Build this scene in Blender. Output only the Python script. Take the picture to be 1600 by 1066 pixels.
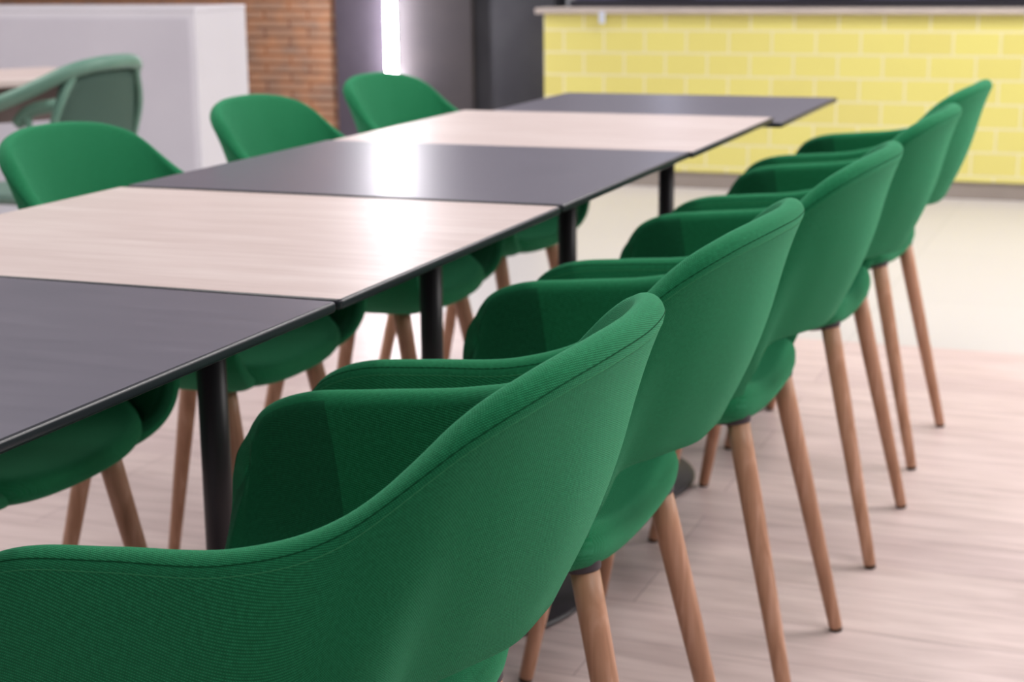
import bpy, bmesh, math, random
from mathutils import Vector, Matrix
random.seed(7)
SC = bpy.context.scene
COL = SC.collection
for o in list(bpy.data.objects):
    bpy.data.objects.remove(o, do_unlink=True)

# ------------------------------------------------------------------ camera
YAW, PITCH, ROLL = 0.373499, 0.228777, -0.011162
fwd = Vector((-math.sin(YAW)*math.cos(PITCH), math.cos(YAW)*math.cos(PITCH), -math.sin(PITCH)))
rt0 = Vector((math.cos(YAW), math.sin(YAW), 0)); up0 = rt0.cross(fwd)
rt = rt0*math.cos(ROLL) + up0*math.sin(ROLL)
up = -rt0*math.sin(ROLL) + up0*math.cos(ROLL)
cd = bpy.data.cameras.new('camera'); cam = bpy.data.objects.new('camera', cd); COL.objects.link(cam)
cam.matrix_world = Matrix(((rt.x, up.x, -fwd.x, 0.779), (rt.y, up.y, -fwd.y, -0.792), (rt.z, up.z, -fwd.z, 1.0852), (0, 0, 0, 1)))
cd.sensor_width = 36; cd.lens = 57.625; cd.clip_start = 0.05; cd.clip_end = 100
cd.dof.use_dof = True; cd.dof.focus_distance = 1.32; cd.dof.aperture_fstop = 9.0
SC.camera = cam

# ------------------------------------------------------------------ world, exposure
w = bpy.data.worlds.new('hall_light'); SC.world = w; w.use_nodes = True
bg = w.node_tree.nodes['Background']
bg.inputs[0].default_value = (0.90, 0.88, 0.95, 1); bg.inputs[1].default_value = 0.27
SC.view_settings.view_transform = 'Standard'; SC.view_settings.look = 'None'
SC.view_settings.exposure = 0.0; SC.view_settings.gamma = 1.0; SC.view_settings.use_curve_mapping = False

# ------------------------------------------------------------------ ceiling lamps (area lights where the hall's ceiling fittings are)
def area(name, loc, sx, sy, power, col=(1, .96, .93), rot=(0, 0, 0)):
    l = bpy.data.lights.new(name, 'AREA'); l.shape = 'RECTANGLE'; l.size = sx; l.size_y = sy
    l.energy = power; l.color = col
    o = bpy.data.objects.new(name, l); COL.objects.link(o); o.location = loc; o.rotation_euler = rot
    return o
area('ceiling_lamp', (1.9, 0.2, 3.2), 0.5, 2.2, 50)
area('ceiling_lamp', (1.9, 3.6, 3.2), 0.5, 2.2, 84)
area('ceiling_lamp', (-1.3, 1.2, 3.2), 0.5, 2.2, 34)
area('ceiling_lamp', (0.5, 5.2, 3.2), 2.6, 0.6, 80)
area('ceiling_lamp', (-3.6, 2.6, 3.2), 1.2, 1.2, 75)
area('ceiling_lamp', (4.6, 4.6, 3.0), 3.0, 1.0, 95, rot=Vector((-4.9, -3.2, -2.5)).to_track_quat('-Z', 'Y').to_euler())

# ------------------------------------------------------------------ helpers
def s2l(c):
    return tuple(((x/255)/12.92 if x/255 <= .04045 else ((x/255+.055)/1.055)**2.4) for x in c) + (1,)

def mat(name, rgb=(128, 128, 128), rough=.5, metal=0, spec=.5, sheen=0, emit=None, estr=0):
    m = bpy.data.materials.new(name); m.use_nodes = True
    b = m.node_tree.nodes['Principled BSDF']
    b.inputs['Base Color'].default_value = s2l(rgb); b.inputs['Roughness'].default_value = rough
    b.inputs['Metallic'].default_value = metal; b.inputs['Specular IOR Level'].default_value = spec
    b.inputs['Sheen Weight'].default_value = sheen
    if emit:
        b.inputs['Emission Color'].default_value = s2l(emit); b.inputs['Emission Strength'].default_value = estr
    return m

class NT:
    def __init__(s, m): s.m = m; s.t = m.node_tree; s.b = s.t.nodes['Principled BSDF']
    def n(s, typ, **kw):
        nd = s.t.nodes.new(typ)
        for k, v in kw.items():
            if k.startswith('i_'):
                key = k[2:].replace('_', ' ')
                nd.inputs[int(key) if key.isdigit() else key].default_value = v
            else: setattr(nd, k, v)
        return nd
    def l(s, a, b): s.t.links.new(a, b)
    def ramp(s, fac, stops):
        r = s.n('ShaderNodeValToRGB'); e = r.color_ramp.elements
        while len(e) < len(stops): e.new(.5)
        for i, (p, c) in enumerate(stops): e[i].position = p; e[i].color = s2l(c)
        s.l(fac, r.inputs[0]); return r.outputs[0]
    def mapping(s, src, scale=(1, 1, 1), rot=(0, 0, 0), loc=(0, 0, 0)):
        mp = s.n('ShaderNodeMapping'); mp.inputs['Scale'].default_value = scale
        mp.inputs['Rotation'].default_value = rot; mp.inputs['Location'].default_value = loc
        s.l(src, mp.inputs[0]); return mp.outputs[0]
    def coord(s, k='Object'): return s.n('ShaderNodeTexCoord').outputs[k]
    def math(s, op, a, b=None):
        nd = s.n('ShaderNodeMath', operation=op)
        for i, x in enumerate((a, b)):
            if x is None: continue
            if isinstance(x, (int, float)): nd.inputs[i].default_value = x
            else: s.l(x, nd.inputs[i])
        return nd.outputs[0]
    def mix(s, fac, a, b, bt='MIX'):
        nd = s.n('ShaderNodeMix', data_type='RGBA', blend_type=bt)
        for i, x in ((0, fac), (6, a), (7, b)):
            if isinstance(x, (int, float)): nd.inputs[i].default_value = x
            elif isinstance(x, tuple): nd.inputs[i].default_value = x
            else: s.l(x, nd.inputs[i])
        return nd.outputs[2]
    def bump(s, h, strength, dist):
        b = s.n('ShaderNodeBump'); b.inputs['Strength'].default_value = strength; b.inputs['Distance'].default_value = dist
        s.l(h, b.inputs['Height']); s.l(b.outputs[0], s.b.inputs['Normal'])

# ------------------------------------------------------------------ materials
def make_fabric(name, base, hi):
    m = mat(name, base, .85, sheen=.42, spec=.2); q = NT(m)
    q.b.inputs['Sheen Roughness'].default_value = .45
    q.b.inputs['Sheen Tint'].default_value = (.22, .86, .50, 1)
    uv = q.coord('UV')
    sep = q.n('ShaderNodeSeparateXYZ'); q.l(uv, sep.inputs[0])
    U, V = sep.outputs[0], sep.outputs[1]
    k = 2*math.pi/0.0017
    rib = q.math('SINE', q.math('MULTIPLY', q.math('ADD', V, q.math('MULTIPLY', U, .22)), k))
    yarn = q.math('SINE', q.math('MULTIPLY', q.math('SUBTRACT', U, q.math('MULTIPLY', V, .55)), k*.8))
    h = q.math('ADD', q.math('MULTIPLY', rib, .5), q.math('MULTIPLY', q.math('MULTIPLY', yarn, rib), .5))
    no = q.n('ShaderNodeTexNoise'); no.inputs['Scale'].default_value = 260; no.inputs['Detail'].default_value = 4
    q.l(uv, no.inputs[0])
    f = q.math('ADD', q.math('MULTIPLY', h, .40), q.math('MULTIPLY', no.outputs[0], .45)); f = q.math('ADD', f, .27)
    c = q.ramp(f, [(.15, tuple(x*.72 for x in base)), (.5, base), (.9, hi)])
    q.l(c, q.b.inputs['Base Color'])
    q.bump(h, .55, .0006)
    return m
M_FAB = make_fabric('green_fabric', (17, 113, 69), (48, 154, 104))
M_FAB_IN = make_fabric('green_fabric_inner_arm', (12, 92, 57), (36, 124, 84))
M_SEAM = mat('seam_dark_green', (12, 74, 44), .9, spec=.1)
M_STITCH = mat('stitch_thread', (62, 146, 98), .8, spec=.2)

def make_leg_wood():
    m = mat('oiled_beech', (180, 128, 96), .42, spec=.4); q = NT(m)
    co = q.mapping(q.coord('Object'), (38, 38, 3.2))
    no = q.n('ShaderNodeTexNoise'); no.inputs['Scale'].default_value = 1.6; no.inputs['Detail'].default_value = 6; no.inputs['Distortion'].default_value = .8
    q.l(co, no.inputs[0])
    c = q.ramp(no.outputs[0], [(.25, (158, 112, 86)), (.5, (190, 142, 114)), (.72, (212, 166, 142))])
    q.l(c, q.b.inputs['Base Color'])
    return m
M_LEG = make_leg_wood()
M_FERR = mat('charcoal_plastic', (58, 50, 58), .5)
M_PAD = mat('dark_brown_foot_pad', (70, 50, 38), .7)
M_BLACKM = mat('black_powder_coat', (44, 40, 47), .42)
M_CORE = mat('black_laminate_core', (38, 38, 46), .33, spec=.6)

def make_blacktop():
    m = mat('charcoal_laminate', (58, 55, 62), .3, spec=.62); q = NT(m)
    co = q.mapping(q.coord('Object'), (3, 26, 1))
    no = q.n('ShaderNodeTexNoise'); no.inputs['Scale'].default_value = 2.2; no.inputs['Detail'].default_value = 7; no.inputs['Roughness'].default_value = .6
    q.l(co, no.inputs[0])
    c = q.ramp(no.outputs[0], [(.3, (94, 91, 104)), (.6, (101, 97, 110)), (.8, (108, 104, 117))])
    q.l(c, q.b.inputs['Base Color'])
    r = q.n('ShaderNodeMapRange'); r.inputs[3].default_value = .30; r.inputs[4].default_value = .38; q.l(no.outputs[0], r.inputs[0]); q.l(r.outputs[0], q.b.inputs['Roughness'])
    return m
M_BTOP = make_blacktop()

def make_woodtop():
    m = mat('pale_ash_laminate', (222, 200, 190), .38, spec=.6); q = NT(m)
    co = q.coord('Object')
    c1 = q.mapping(co, (2.2, 34, 1))
    no = q.n('ShaderNodeTexNoise'); no.inputs['Scale'].default_value = 2; no.inputs['Detail'].default_value = 8; no.inputs['Roughness'].default_value = .65; no.inputs['Distortion'].default_value = .35
    q.l(c1, no.inputs[0])
    c2 = q.mapping(co, (1.2, 5, 1))
    n2 = q.n('ShaderNodeTexNoise'); n2.inputs['Scale'].default_value = 2.4; n2.inputs['Detail'].default_value = 3
    q.l(c2, n2.inputs[0])
    f = q.math('ADD', q.math('MULTIPLY', no.outputs[0], .65), q.math('MULTIPLY', n2.outputs[0], .35))
    c = q.ramp(f, [(.3, (196, 176, 171)), (.5, (212, 194, 190)), (.68, (224, 209, 205))])
    q.l(c, q.b.inputs['Base Color'])
    return m
M_WTOP = make_woodtop()

def make_floor():
    m = mat('pink_oak_planks', (190, 168, 164), .38, spec=.45); q = NT(m)
    co = q.coord('Object')
    br = q.n('ShaderNodeTexBrick'); br.inputs['Scale'].default_value = 1; br.inputs['Brick Width'].default_value = 1.25
    br.inputs['Row Height'].default_value = .16; br.inputs['Mortar Size'].default_value = .0012; br.inputs['Mortar Smooth'].default_value = .3
    br.inputs['Color1'].default_value = s2l((230, 212, 207)); br.inputs['Color2'].default_value = s2l((219, 200, 197)); br.inputs['Mortar'].default_value = s2l((176, 154, 154))
    br.offset = .37
    q.l(co, br.inputs[0])
    no = q.n('ShaderNodeTexNoise'); no.inputs['Scale'].default_value = 2.5; no.inputs['Detail'].default_value = 7; no.inputs['Roughness'].default_value = .6; no.inputs['Distortion'].default_value = .4
    q.l(q.mapping(co, (1.5, 13, 1)), no.inputs[0])
    g = q.ramp(no.outputs[0], [(.3, (206, 194, 196)), (.5, (236, 228, 230)), (.7, (255, 250, 252))])
    c = q.mix(.75, br.outputs[0], g, 'MULTIPLY')
    q.l(c, q.b.inputs['Base Color'])
    return m
M_FLOOR = make_floor()

def make_tile_floor():
    m = mat('pale_stone_tile', (220, 216, 208), .35); q = NT(m)
    co = q.coord('Object')
    br = q.n('ShaderNodeTexBrick'); br.inputs['Scale'].default_value = 1; br.inputs['Brick Width'].default_value = .9; br.inputs['Row Height'].default_value = .9
    br.inputs['Mortar Size'].default_value = .003; br.offset = 0
    br.inputs['Color1'].default_value = s2l((200, 195, 195)); br.inputs['Color2'].default_value = s2l((204, 199, 198)); br.inputs['Mortar'].default_value = s2l((190, 186, 185))
    q.l(co, br.inputs[0]); q.l(br.outputs[0], q.b.inputs['Base Color'])
    return m
M_TILEF = make_tile_floor()

def make_yellow():
    m = mat('yellow_glazed_tile', (236, 220, 110), .22, spec=.6); q = NT(m)
    co = q.coord('Object')
    sep = q.n('ShaderNodeSeparateXYZ'); q.l(co, sep.inputs[0])
    cmb = q.n('ShaderNodeCombineXYZ'); q.l(sep.outputs[0], cmb.inputs[0]); q.l(sep.outputs[2], cmb.inputs[1])
    br = q.n('ShaderNodeTexBrick'); br.inputs['Scale'].default_value = 1; br.inputs['Brick Width'].default_value = .205; br.inputs['Row Height'].default_value = .107
    br.inputs['Mortar Size'].default_value = .005; br.inputs['Mortar Smooth'].default_value = .2
    br.inputs['Color1'].default_value = s2l((231, 222, 130)); br.inputs['Color2'].default_value = s2l((226, 215, 126)); br.inputs['Mortar'].default_value = s2l((234, 227, 184))
    q.l(cmb.outputs[0], br.inputs[0]); q.l(br.outputs[0], q.b.inputs['Base Color'])
    inv = q.math('SUBTRACT', 1.0, br.outputs[1])
    q.bump(inv, .4, .003)
    return m
M_YEL = make_yellow()

def make_brick():
    m = mat('thin_brown_brick', (150, 105, 75), .7); q = NT(m)
    co = q.coord('Object')
    sep = q.n('ShaderNodeSeparateXYZ'); q.l(co, sep.inputs[0])
    cmb = q.n('ShaderNodeCombineXYZ'); q.l(sep.outputs[0], cmb.inputs[0]); q.l(sep.outputs[2], cmb.inputs[1])
    br = q.n('ShaderNodeTexBrick'); br.inputs['Scale'].default_value = 1; br.inputs['Brick Width'].default_value = .26; br.inputs['Row Height'].default_value = .0465
    br.inputs['Mortar Size'].default_value = .010; br.inputs['Mortar Smooth'].default_value = .5; br.inputs['Bias'].default_value = -.1
    br.inputs['Color1'].default_value = s2l((164, 126, 98)); br.inputs['Color2'].default_value = s2l((146, 122, 104)); br.inputs['Mortar'].default_value = s2l((112, 58, 20))
    br.offset = .43
    q.l(cmb.outputs[0], br.inputs[0])
    no = q.n('ShaderNodeTexNoise'); no.inputs['Scale'].default_value = 9; q.l(cmb.outputs[0], no.inputs[0])
    c = q.mix(.35, br.outputs[0], q.ramp(no.outputs[0], [(.35, (200, 140, 96)), (.65, (140, 116, 100))]))
    q.l(c, q.b.inputs['Base Color'])
    q.bump(q.math('SUBTRACT', 1.0, br.outputs[1]), .6, .006)
    return m
M_BRICK = make_brick()

def noisy(name, a, b, rough, sc=6, spec=.4):
    m = mat(name, a, rough, spec=spec); q = NT(m)
    no = q.n('ShaderNodeTexNoise'); no.inputs['Scale'].default_value = sc; no.inputs['Detail'].default_value = 4
    q.l(q.coord('Object'), no.inputs[0])
    q.l(q.ramp(no.outputs[0], [(.35, a), (.65, b)]), q.b.inputs['Base Color'])
    return m
M_PILLAR = noisy('plum_grey_paint', (90, 83, 94), (96, 89, 100), .6)
M_PILLAR_SHADE = noisy('plum_grey_paint_shaded', (62, 58, 62), (68, 63, 66), .6)  # darker copy of the pillar paint, the right face's shade in its colour
M_DARK = noisy('near_black_panel', (44, 44, 50), (52, 52, 57), .5)
M_WHITE = noisy('white_laminate', (222, 219, 227), (228, 225, 232), .45, 2)
M_WHITE_SHADE = noisy('white_laminate_shaded', (206, 202, 212), (213, 209, 218), .4, 2)  # greyer copy of the white laminate, shade mixed into the colour
M_KICK = noisy('taupe_plinth', (150, 139, 132), (158, 148, 141), .4, 3)
M_LEDGE = noisy('grey_stone_ledge', (186, 174, 166), (196, 184, 174), .4, 8)
M_BLUEG = noisy('slate_blue_wall', (84, 84, 116), (96, 96, 126), .6, 1.2)
M_CASE = mat('black_case_frame', (40, 38, 46), .35)
M_RAIL = mat('steel_blue_rail', (120, 130, 165), .3, metal=.4)
M_TAG = mat('white_blue_card', (206, 212, 226), .5)
M_TUBE = mat('led_tube', (255, 255, 255), .4, emit=(255, 250, 255), estr=60)
M_BISTRO = noisy('sage_green_plastic', (98, 138, 122), (108, 146, 130), .45, 12)
M_TAUPE = mat('taupe_panel', (112, 98, 95), .6)

def make_weave():
    m = mat('sage_green_weave', (104, 140, 126), .6); q = NT(m)
    co = q.coord('Object')
    wv = q.n('ShaderNodeTexWave', wave_type='BANDS', bands_direction='Z'); wv.inputs['Scale'].default_value = 55
    q.l(co, wv.inputs[0])
    w2 = q.n('ShaderNodeTexWave', wave_type='BANDS', bands_direction='Y'); w2.inputs['Scale'].default_value = 55
    q.l(co, w2.inputs[0])
    f = q.math('MULTIPLY', wv.outputs[1], w2.outputs[1])
    q.l(q.ramp(f, [(.1, (78, 108, 98)), (.6, (122, 152, 140))]), q.b.inputs['Base Color'])
    q.bump(f, .5, .002)
    return m
M_WEAVE = make_weave()

# ------------------------------------------------------------------ mesh helpers
def link(name, bm, mats, parent=None, smooth=True, loc=None):
    me = bpy.data.meshes.new(name)
    bmesh.ops.recalc_face_normals(bm, faces=bm.faces[:])
    bm.to_mesh(me); bm.free()
    if not isinstance(mats, (list, tuple)): mats = [mats]
    for m in mats: me.materials.append(m)
    for p in me.polygons: p.use_smooth = smooth
    o = bpy.data.objects.new(name, me); COL.objects.link(o)
    if parent: o.parent = parent
    if loc: o.location = loc
    return o

def tag(o, label, cat, group=None):
    o['label'] = label; o['category'] = cat
    if group: o['group'] = group
    return o

def struct(o): o['kind'] = 'structure'; return o

def empty(name, loc, rz=0):
    o = bpy.data.objects.new(name, None); COL.objects.link(o); o.location = loc; o.rotation_euler = (0, 0, rz)
    o.empty_display_size = .1
    return o

def bm_box(x0, x1, y0, y1, z0, z1, bev=0, seg=2, bm=None):
    b = bmesh.new()
    bmesh.ops.create_cube(b, size=1)
    for v in b.verts:
        v.co = Vector(((x0+x1)/2+v.co.x*(x1-x0), (y0+y1)/2+v.co.y*(y1-y0), (z0+z1)/2+v.co.z*(z1-z0)))
    if bev: bmesh.ops.bevel(b, geom=b.edges[:]+b.verts[:], offset=bev, segments=seg, profile=.5, affect='EDGES')
    if bm is None: return b
    me = bpy.data.meshes.new('t'); b.to_mesh(me); b.free(); bm.from_mesh(me); bpy.data.meshes.remove(me)
    return bm

def ring_loft(bm, rings, cap=True, closed=True):
    vs = [[bm.verts.new(p) for p in r] for r in rings]
    n = len(vs[0])
    for a, b in zip(vs, vs[1:]):
        for i in range(n if closed else n-1):
            j = (i+1) % n
            bm.faces.new((a[i], a[j], b[j], b[i]))
    if cap:
        bm.faces.new(vs[0][::-1]); bm.faces.new(vs[-1])
    return vs

def tube(bm, pts, rad, n=8, cap=True):
    pts = [Vector(p) for p in pts]
    rs = rad if isinstance(rad, (list, tuple)) else [rad]*len(pts)
    rings = []; prev = None
    for i, p in enumerate(pts):
        t = (pts[min(i+1, len(pts)-1)] - pts[max(i-1, 0)]).normalized()
        a = prev if prev else (Vector((0, 0, 1)) if abs(t.z) < .9 else Vector((1, 0, 0)))
        a = (a - t*a.dot(t)).normalized(); b = t.cross(a); prev = a
        rings.append([p + (a*math.cos(2*math.pi*k/n) + b*math.sin(2*math.pi*k/n))*rs[i] for k in range(n)])
    ring_loft(bm, rings, cap)

def lathe(bm, prof, n=32, c=(0, 0, 0)):
    rings = [[Vector((c[0]+r*math.cos(2*math.pi*k/n), c[1]+r*math.sin(2*math.pi*k/n), c[2]+z)) for k in range(n)] for r, z in prof]
    ring_loft(bm, rings)

def catmull(P, n):
    P = [Vector(p) for p in P]
    out = []
    for i in range(len(P)-3):
        a, b, c, d = P[i:i+4]
        for k in range(n):
            t = k/n
            out.append(.5*((2*b)+(c-a)*t+(2*a-5*b+4*c-d)*t*t+(3*b-a-3*c+d)*t**3))
    out.append(P[-2].copy())
    return out

def resample(P, n):
    d = [0]
    for a, b in zip(P, P[1:]): d.append(d[-1]+(b-a).length)
    out = []; j = 0
    for i in range(n):
        s = d[-1]*i/(n-1)
        while j < len(d)-2 and d[j+1] < s: j += 1
        f = (s-d[j])/max(1e-9, d[j+1]-d[j])
        out.append(P[j].lerp(P[j+1], min(1, max(0, f))))
    return out

# ------------------------------------------------------------------ green tub chair (local: +x forward, y across, origin on the floor)
TOPC = [(.178, .220, .580), (.167, .224, .613), (.147, .228, .641), (.100, .229, .659), (.025, .230, .667), (-.072, .231, .677), (-.146, .210, .702),
        (-.222, .183, .770), (-.260, .140, .796), (-.283, .073, .807), (-.290, 0, .809)]
BOTC = [(.150, .108, .440), (.142, .113, .436), (.118, .116, .433), (.07, .118, .432), (-.005, .120, .432), (-.084, .124, .437), (-.130, .174, .514),
        (-.150, .158, .562), (-.182, .105, .571), (-.203, .05, .571), (-.206, 0, .571)]
MIDC = [(.203, .232, .450), (.186, .250, .447), (.148, .260, .445), (.075, .262, .444), (-.002, .257, .446), (-.090, .236, .462), (-.143, .209, .582)]
MIDC += [tuple((a+b)/2 for a, b in zip(TOPC[k], BOTC[k])) for k in range(7, 11)]

def full_curve(C):
    mir = [(x, -y, z) for x, y, z in C[::-1]]
    pts = C + mir[1:]
    a = Vector(pts[0])*2-Vector(pts[1]); b = Vector(pts[-1])*2-Vector(pts[-2])
    return catmull([a]+pts+[b], 12)

def build_backrest(parent):
    NV, TH = 25, .0138
    top = full_curve(TOPC); bot = full_curve(BOTC); ctl = full_curve(MIDC); NU = len(top)
    mid = []
    for i in range(NU):
        T, B = top[i], bot[i]
        x = abs(i/(NU-1)-.5)*2          # 0 at the back, 1 at the arm fronts
        out = Vector((min(0, T.x+.03)*1.0, T.y*1.0, 0)).normalized()
        colm = []
        for j in range(NV):
            v = j/(NV-1)
            Q = ctl[i]; ve = v**.85
            p = B*(1-ve)**2 + Q*(2*ve*(1-ve)) + T*ve**2 + out*(.016*math.sin(math.pi*v)*(1-1.35*v)*max(0, 1-1.6*x))
            colm.append(p)
        mid.append(colm)
    nor = []
    for i in range(NU):
        row = []
        for j in range(NV):
            du = mid[min(i+1, NU-1)][j]-mid[max(i-1, 0)][j]; dv = mid[i][min(j+1, NV-1)]-mid[i][max(j-1, 0)]
            n = du.cross(dv).normalized()
            c = Vector((0, 0, n.z)) ; 
            o = Vector((mid[i][j].x+.02, mid[i][j].y, 0))
            if n.dot(o) < 0: n = -n
            row.append(n)
        nor.append(row)
    us = [0]
    for i in range(1, NU): us.append(us[-1]+(mid[i][NV//2]-mid[i-1][NV//2]).length)
    def section(i, sc=1.0, offs=None):
        """closed outline: outer bottom->top, cap, inner top->bottom, cap"""
        pts = []; vv = []
        offs = offs or [Vector()]*NV; off = offs[-1]; off0 = offs[0]
        col, nn = mid[i], nor[i]
        acc = 0
        for j in range(NV):
            if j: acc += (col[j]-col[j-1]).length
            th = TH*(.72+.28*min(1, j/(NV*.5)))*sc
            pts.append(col[j]+nn[j]*th+offs[j]); vv.append(acc)
        tv = (col[-1]-col[-2]).normalized(); n = nn[-1]; th = TH*sc
        for a in (18, 36, 54, 72, 90, 108, 126, 144, 162):
            r = math.radians(a); pts.append(col[-1]+n*th*math.cos(r)+tv*th*math.sin(r)+off); vv.append(acc+TH*r)
        top_acc = acc+TH*math.pi
        for j in range(NV-1, -1, -1):
            th = TH*(.72+.28*min(1, j/(NV*.5)))*sc
            pts.append(col[j]-nn[j]*th+offs[j]); vv.append(top_acc+acc-(0 if j == NV-1 else 0)+ (col[-1]-col[j]).length-acc)
        bv = (col[0]-col[1]).normalized(); n = nn[0]; th = TH*.72*sc
        base = vv[-1]
        for a in (150, 120, 90, 60, 30):
            r = math.radians(a); pts.append(col[0]+n*th*math.cos(r)+bv*th*math.sin(r)+off0); vv.append(base+TH*.72*(math.pi-r))
        return pts, vv
    rings = []; ucoord = []; vcoord = None
    for a in (90, 70, 50, 30, 12):
        r = math.radians(a)
        p, v = section(0, max(.04, math.cos(r)), [(mid[0][j]-mid[3][j]).normalized()*TH*math.sin(r) for j in range(NV)]); rings.append(p); ucoord.append(us[0]-TH*r)
    for i in range(NU):
        p, v = section(i); rings.append(p); ucoord.append(us[i])
        if i == NU//2: vcoord = v
    for a in (12, 30, 50, 70, 90):
        r = math.radians(a)
        p, v = section(NU-1, max(.04, math.cos(r)), [(mid[-1][j]-mid[-4][j]).normalized()*TH*math.sin(r) for j in range(NV)]); rings.append(p); ucoord.append(us[-1]+TH*r)
    bm = bmesh.new()
    vs = [[bm.verts.new(p) for p in r] for r in rings]
    uvl = bm.loops.layers.uv.new('UVMap'); n = len(vs[0])
    vfull = vcoord + [vcoord[-1]+.01]
    for a in range(len(vs)-1):
        for i in range(n):
            j = (i+1) % n
            f = bm.faces.new((vs[a][i], vs[a][j], vs[a+1][j], vs[a+1][i]))
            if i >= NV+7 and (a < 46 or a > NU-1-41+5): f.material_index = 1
            jj = i+1
            for lp, uv in zip(f.loops, ((ucoord[a], vfull[i]), (ucoord[a], vfull[jj]), (ucoord[a+1], vfull[jj]), (ucoord[a+1], vfull[i]))):
                lp[uvl].uv = uv
    bm.faces.new(vs[0][::-1]); bm.faces.new(vs[-1])
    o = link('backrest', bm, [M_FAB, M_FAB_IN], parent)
    # seam and topstitching on the outside, below the rim
    def run(deg, rad, name, m):
        b = bmesh.new(); pts = []
        r = math.radians(deg)
        for i in range(0, NU):
            col, nn = mid[i], nor[i]
            tv = (col[-1]-col[-2]).normalized()
            if deg >= 0: p = col[-1]+nn[-1]*TH*math.cos(r)+tv*TH*math.sin(r)
            else: p = col[-1]-tv*(-deg*.001)+nn[-1]*TH
            pts.append(p)
        tube(b, pts, rad, 6); link(name, b, m, o)
    run(28, .00045, 'seam', M_SEAM)
    run(-1.5, .00030, 'stitching', M_STITCH)
    return o

def build_seat(parent):
    bm = bmesh.new(); uvl = bm.loops.layers.uv.new('UVMap')
    cx, NA = .045, 72
    prof = []   # (radial scale, z, inset)
    N1 = 10
    for i in range(1, N1+1): prof.append((i/N1*.93, 'top'))
    rings = []
    def outline(a, e=2.5):
        c, s = math.cos(a), math.sin(a)
        e = 2.5+1.0*max(0, c)+4.0*min(1, max(0, -c)*3)
        r = (abs(c)**e+abs(s)**e)**(-1/e)
        ax = .152 if c > 0 else .182
        return Vector((c*r*ax, s*r*.204, 0)), c, s
    def rise(c, s):    # the pan climbs into the sides of the shell
        return .030*abs(s)**2.5
    def zt(r, c, s):
        side = 1 if c < .3 else max(0, 1-(c-.3)/.5)
        return .470 + .008*r*r*(1 if c < 0 else 0) - .008*max(0, c)**2*r**4 + rise(c, s)*r**2 + .030*abs(s)**2.5*side*max(0, (r-.55)/.35)**2
    spec = [(i/9*.9, 0) for i in range(1, 10)] + [(.9+.1*math.sin(math.radians(a)), a) for a in (20, 40, 60, 80, 100, 120, 140, 160)] + [(.88, 181), (.75, 182), (.55, 183), (.3, 184)]
    ctr = bm.verts.new((cx, 0, .470))
    for r, a in spec:
        ring = []
        for k in range(NA):
            o, c, s = outline(2*math.pi*k/NA)
            z = zt(min(r, .9), c, s)
            if a and a <= 160:
                t = .5*(1-math.cos(math.radians(a))); z = z*(1-t)+(.430+rise(c, s))*t
            if a > 180: z = .428+rise(c, s)*r*r-.004*(1-r)
            ring.append(bm.verts.new((cx+o.x*r, o.y*r, z)))
        rings.append(ring)
    for k in range(NA): bm.faces.new((ctr, rings[0][k], rings[0][(k+1) % NA]))
    for A, B in zip(rings, rings[1:]):
        for k in range(NA):
            j = (k+1) % NA; bm.faces.new((A[k], A[j], B[j], B[k]))
    bm.faces.new(rings[-1])
    for f in bm.faces:
        for lp in f.loops: lp[uvl].uv = (lp.vert.co.x+lp.vert.co.z*.3, lp.vert.co.y+lp.vert.co.z*.7)
    return link('seat', bm, M_FAB, parent)

LEGS = [((.118, .138, .452), (.205, .180, 0)), ((.118, -.138, .452), (.205, -.180, 0)),
        ((-.108, .140, .452), (-.207, .180, 0)), ((-.108, -.140, .452), (-.207, -.180, 0))]

def build_chair(name):
    root = empty(name, (0, 0, 0))
    build_backrest(root); build_seat(root)
    # underframe: four arms meeting in a plate
    bm = bmesh.new(); bm_box(-.06, .07, -.07, .07, .408, .428, .006, 2, bm)
    for top, _ in LEGS:
        tube(bm, [(0, 0, .418), (top[0]*.6, top[1]*.6, .422), (top[0]*.97, top[1]*.97, .440)], [.012, .011, .012], 10)
    link('seat_frame', bm, M_FERR, root)
    for top, foot in LEGS:
        t, f = Vector(top), Vector(foot); d = (t-f).normalized()
        H = (t-f).length
        bm = bmesh.new()
        pts = []; rad = []
        for s, r in ((.012, .0104), (.02, .0110), (.15, .0120), (.4, .0140), (.65, .0156), (.85, .0164), (.97, .0166)):
            pts.append(f+(t-f)*s); rad.append(r)
        tube(bm, pts, rad, 20)
        lg = link('leg', bm, M_LEG, root)
        bm = bmesh.new(); tube(bm, [t-d*.019, t-d*.017, t-d*.004, t+d*.004], [.0172, .0186, .0208, .0205], 20)
        link('ferrule', bm, M_FERR, lg)
        bm = bmesh.new(); tube(bm, [Vector((foot[0]-.000, foot[1], 0)), f+(t-f)*.013], [.0100, .0106], 16)
        link('foot_pad', bm, M_PAD, lg)
    return root

def copy_tree(o, parent=None):
    c = o.copy(); COL.objects.link(c)
    if parent: c.parent = parent
    for ch in o.children: copy_tree(ch, c)
    return c

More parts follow.
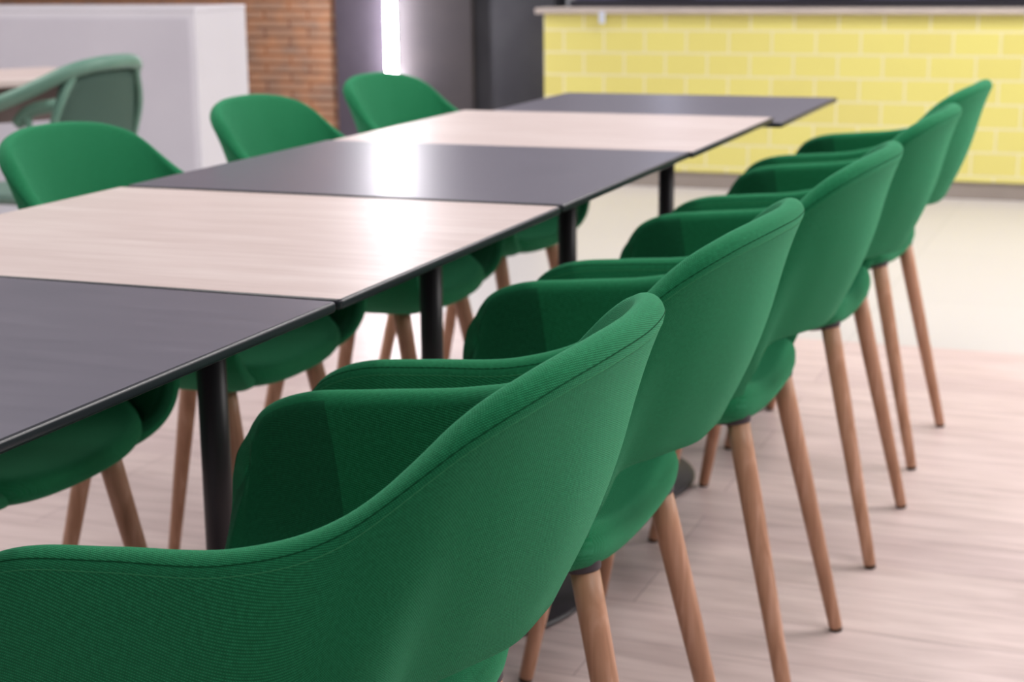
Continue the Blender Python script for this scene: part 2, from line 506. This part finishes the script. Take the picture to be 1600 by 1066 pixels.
proto = build_chair('tub_chair')
R_GROUP = 'green tub chairs along the right side of the tables'
L_GROUP = 'green tub chairs along the left side of the tables'
PI = math.pi
chairs = [
    (.131, .362, PI+.030, 'green fabric tub chair nearest the camera, its arm and back filling the lower left foreground', R_GROUP),
    (.124, .950, PI-.009, 'green fabric tub chair directly behind the nearest one, second in the right row', R_GROUP),
    (.143, 1.575, PI-.005, 'green fabric tub chair in the middle of the right row, third from the camera', R_GROUP),
    (.152, 2.240, PI-.010, 'green fabric tub chair second from the yellow counter in the right row', R_GROUP),
    (.146, 2.870, PI-.045, 'green fabric tub chair farthest back in the right row, nearest the yellow tiled counter', R_GROUP),
    (-.670, .900, 0, 'green tub chair on the left whose seat alone shows under the nearest black tabletop', L_GROUP),
    (-.676, 1.510, .0, 'green tub chair left of the wood table, in front of the sage bistro chair', L_GROUP),
    (-.658, 2.122, .01, 'green tub chair left of the middle charcoal table, seen against the brown brick wall', L_GROUP),
    (-.700, 2.770, -.07, 'farthest green tub chair of the left row, its back just below the white light tube', L_GROUP),
]
for i, (x, y, a, lab, g) in enumerate(chairs):
    c = proto if i == 0 else copy_tree(proto)
    c.location = (x, y, 0); c.rotation_euler = (0, 0, a)
    tag(c, lab, 'chair', g)

# ------------------------------------------------------------------ tables
TW, TD = .741, .693
def build_table(name, wood):
    root = empty(name, (0, 0, 0))
    b = bm_box(-TW/2, TW/2, -TD/2, TD/2, .7285, .740, 0)
    vert_e = [e for e in b.edges if abs(e.verts[0].co.z-e.verts[1].co.z) > .005]
    bmesh.ops.bevel(b, geom=vert_e, offset=.006, segments=4, profile=.5, affect='EDGES')
    hor = [e for e in b.edges if all(abs(v.co.z-.740) < 1e-5 for v in e.verts) and len(e.link_faces) == 2 and abs(e.calc_face_angle()) > .5]
    bmesh.ops.bevel(b, geom=hor, offset=.0035, segments=4, profile=.5, affect='EDGES')
    hor = [e for e in b.edges if all(abs(v.co.z-.7285) < 1e-5 for v in e.verts) and len(e.link_faces) == 2 and abs(e.calc_face_angle()) > .5]
    bmesh.ops.bevel(b, geom=hor, offset=.0035, segments=3, profile=.5, affect='EDGES')
    o = link('tabletop', b, [M_CORE, M_WTOP if wood else M_BTOP], root, smooth=False)
    for p in o.data.polygons:
        if p.normal.z > .9 and p.area > .1: p.material_index = 1
        else: p.use_smooth = True
    bx, by = .025, -.05
    bm = bmesh.new()
    bm_box(bx-.13, bx+.13, by-.13, by+.13, .7225, .7285, .002, 1, bm)
    for s in (-1, 1):
        bm_box(bx-.27, bx+.27, by-.02+s*0, by+.02+s*0, .712, .7235, .003, 1, bm) if s > 0 else bm_box(bx-.02, bx+.02, by-.25, by+.25, .712, .7235, .003, 1, bm)
    link('support_plate', bm, M_BLACKM, root)
    bm = bmesh.new(); lathe(bm, [(.0195, .016), (.0195, .716)], 32, (bx, by, 0)); link('post', bm, M_BLACKM, root)
    bm = bmesh.new(); lathe(bm, [(.268, 0), (.272, .003), (.272, .007), (.262, .010), (.05, .014), (.038, .018), (.022, .030), (.0, .030)][:-1], 64, (bx, by, 0)); link('base', bm, M_BLACKM, root)
    return root
TX = -TW/2
tb = build_table('square_table', False); tw = build_table('square_table', True)
used = {}
T = [(False, 0, .0, -.007, .0016, 'nearest charcoal square table, its corner filling the left foreground'),
     (True, .0015, -.003, .004, .0014, 'large pale wood square table between the nearest and middle charcoal tables'),
     (False, -.0025, .008, .001, .0010, 'middle charcoal square table with the bright light tube reflection on its top'),
     (True, .0008, -.002, .0055, .0006, 'second pale wood square table, between the middle and the farthest charcoal tables'),
     (False, .012, .004, .005, -.0125, 'farthest charcoal square table, slightly lower, in front of the yellow counter')]
for k, (wood, dx, dy, a, dz, lab) in enumerate(T):
    src = tw if wood else tb
    t = src if wood not in used else copy_tree(src); used[wood] = 1
    t.location = (TX+dx, .7*(k+.5)+dy, 0); t.rotation_euler = (0, 0, a)
    tag(t, lab, 'table', 'square pedestal tables pushed together in a row')
    # levelling: the top sits dz higher or lower on its pedestal
    for ch in t.children:
        if ch.name.startswith(('tabletop', 'support')): ch.location.z = dz

# ------------------------------------------------------------------ setting
struct(link('floor', bm_box(-9, 5, -4, 3.85, -.1, 0), M_FLOOR, smooth=False))
struct(link('floor_tiled', bm_box(-9, 5, 3.85, 10.2, -.1, 0), M_TILEF, smooth=False))
struct(link('wall_left', bm_box(-9, -3.205, 6.95, 7.15, 0, 2.4), M_BRICK, smooth=False))
struct(link('wall_back', bm_box(-2.47, -2.02, 6.98, 7.15, 0, 2.4), M_DARK, smooth=False))
struct(link('wall_far', bm_box(-2.02, 5, 9.9, 10.0, 0, 2.4), M_BLUEG, smooth=False))

struct(link('added_reflector', bm_box(-9, 5, 6.35, 6.6, 1.98, 2.9), M_WHITE, smooth=False))  # unseen white box, added to brighten the reflection in the near tabletop

# plum pillar with an angled front
bm = bmesh.new()
pl = [(-3.21, 7.15), (-3.21, 6.93), (-2.80, 6.80), (-2.45, 6.93), (-2.45, 7.15)]
ring_loft(bm, [[Vector((x, y, 0)) for x, y in pl], [Vector((x, y, 2.4)) for x, y in pl]])
pil = link('pillar', bm, [M_PILLAR, M_PILLAR_SHADE], smooth=False)
for p in pil.data.polygons:
    if p.normal.x > .2: p.material_index = 1
tag(pil, 'plum grey pillar with the vertical light tube, between brick wall and black panel', 'pillar')

# light tubes
def light_tube(name, x, y, z0, z1, r, lab, m=None):
    root = empty(name, (x, y, z0))
    bm = bmesh.new()
    H = z1-z0
    pr = [(.001, 0)] + [(r*math.sin(math.radians(a)), r*(1-math.cos(math.radians(a)))) for a in (20, 40, 60, 90)] + [(r, H)]
    lathe(bm, pr, 24); link('glowing_tube', bm, m or M_TUBE, root)
    bm = bmesh.new(); bm_box(-.012, .012, r*.8, r*.8+.03, .1, H-.05, .002, 1, bm); link('mount', bm, M_BLACKM, root)
    return tag(root, lab, 'light')
light_tube('light_tube', -2.805, 6.74, .45, 2.35, .029, 'vertical white glowing light tube on the plum pillar, above a green chair')

# counter
ct = empty('service_counter', (-2.03, 6.85, 0))
link('tiled_front', bm_box(0, 6.6, 0, .12, .081, .826), M_YEL, ct, smooth=False)
link('plinth', bm_box(.01, 6.6, .012, .12, 0, .081), M_KICK, ct, smooth=False)
link('ledge', bm_box(-.035, 6.6, -.035, .6, .826, .853, .004, 2), M_LEDGE, ct, smooth=False)
link('side_panel', bm_box(-.0, .05, .12, .6, 0, .826), M_DARK, ct, smooth=False)
tag(ct, 'yellow tiled service counter with grey stone ledge and taupe plinth', 'counter')
dc = empty('display_case', (-1.95, 7.0, .853))
link('case_frame', bm_box(0, 6.4, 0, .35, 0, .034, .003, 1), M_CASE, dc, smooth=False)
link('case_body', bm_box(.02, 6.38, .03, .35, .034, .16, .003, 1), M_BLUEG, dc, smooth=False)
for k in range(7):
    link('shelf_rail', bm_box(.25+k*.85, .25+k*.85+.3+.25*random.random(), .015, .03, .045, .075, .002, 1), M_RAIL, dc, smooth=False)
tag(dc, 'long black framed display case standing on the ledge of the yellow counter', 'display case')
tg = link('price_tag', bm_box(-.015, .015, -.002, .002, -.045, .012, .0008, 1), M_TAG, smooth=False, loc=(-1.72, 6.812, .826))
tag(tg, 'small white blue tag hanging from the left end of the counter ledge', 'tag')

# white partition: a deep half-height wall, its end face turned to the hall
pt = empty('partition', (-2.845, 5.0, 0))
link('body', bm_box(-4.2, 0, 0, .40, 0, .895, .003, 1), M_WHITE, pt, smooth=False)
link('top_cap', bm_box(-4.2, .002, -.002, .402, .895, .912, .003, 1), M_WHITE, pt, smooth=False)
link('front_shade', bm_box(-4.2, -.03, -.006, .0, .08, .868, .001, 1), M_WHITE_SHADE, pt, smooth=False)  # thin added sheet, its greyer colour stands for shade on the front face
tag(pt, 'waist high white partition wall behind the sage bistro chair, its end face brighter', 'partition')

# side table and bistro chair by the partition
st = empty('side_table', (-2.72, 3.42, 0), math.radians(61))
link('tabletop', bm_box(-.45, .42, -.25, .28, .722, .745, .004, 2), [M_WTOP], st, smooth=False)
link('apron', bm_box(-.40, .37, -.09, .24, .60, .722), M_TAUPE, st, smooth=False)
bm = bmesh.new(); lathe(bm, [(.03, .012), (.03, .602)], 24); link('post', bm, M_BLACKM, st)
bm = bmesh.new(); lathe(bm, [(.24, 0), (.24, .008), (.03, .014)], 40); link('base', bm, M_BLACKM, st)
tag(st, 'pale topped side table behind the sage bistro chair, at the left frame edge', 'table')

bc = empty('bistro_chair', (-2.21, 3.18, 0), math.radians(180))
def rail(pts, r, name, m, par):
    P = catmull([Vector(pts[0])*2-Vector(pts[1])]+pts+[Vector(pts[-1])*2-Vector(pts[-2])], 8)
    bm = bmesh.new(); tube(bm, P, r, 12); return link(name, bm, m, par)
hoop = [(.33, .27, .60), (.27, .275, .645), (.10, .27, .675), (-.08, .245, .735), (-.20, .15, .80), (-.235, 0, .815), (-.20, -.15, .80), (-.08, -.245, .735), (.10, -.27, .675), (.27, -.275, .645), (.33, -.27, .60)]
rail(hoop, .021, 'arm_hoop', M_BISTRO, bc)
bm = bmesh.new()
rows = []
for j in range(9):
    v = j/8; row = []
    for i in range(15):
        u = i/14*2-1
        w_ = .17+.035*math.sin(v*PI*.9)
        x = -.165-.065*v+.055*u*u
        row.append(Vector((x, u*w_, .44+.365*v*(1-.10*u*u))))
    rows.append(row)
ring_loft(bm, rows, cap=False, closed=False)
bmesh.ops.solidify(bm, geom=bm.faces[:], thickness=.012)
link('back_panel', bm, M_WEAVE, bc)
for s in (-1, 1):
    rail([(-.11, s*.165, .43), (-.13, s*.20, .55), (-.17, s*.20, .68), (-.20, s*.15, .79)], .012, 'back_upright', M_BISTRO, bc)
link('seat', bm_box(-.20, .22, -.22, .22, .425, .455, .014, 3), M_WEAVE, bc)
for x0, x1, s in ((.20, .25, 1), (.20, .25, -1), (-.17, -.25, 1), (-.17, -.25, -1)):
    rail([(x0, s*.19, .44), ((x0+x1)/2, s*.205, .22), (x1, s*.22, 0.0)], [.016]*17, 'leg', M_BISTRO, bc)
for s in (-1, 1):
    rail([(.20, s*.20, .44), (.26, s*.245, .54), (.29, s*.27, .632)], .012, 'arm_support', M_BISTRO, bc)
tag(bc, 'sage green woven bistro chair with continuous arm hoop by the white partition', 'chair')

light_tube('light_tube', -2.24, 9.8, 1.15, 2.3, .045, 'second vertical light tube, on the far slate wall behind the counter', mat('dimmed_led_tube', (255, 255, 255), .4, emit=(220, 225, 255), estr=3))
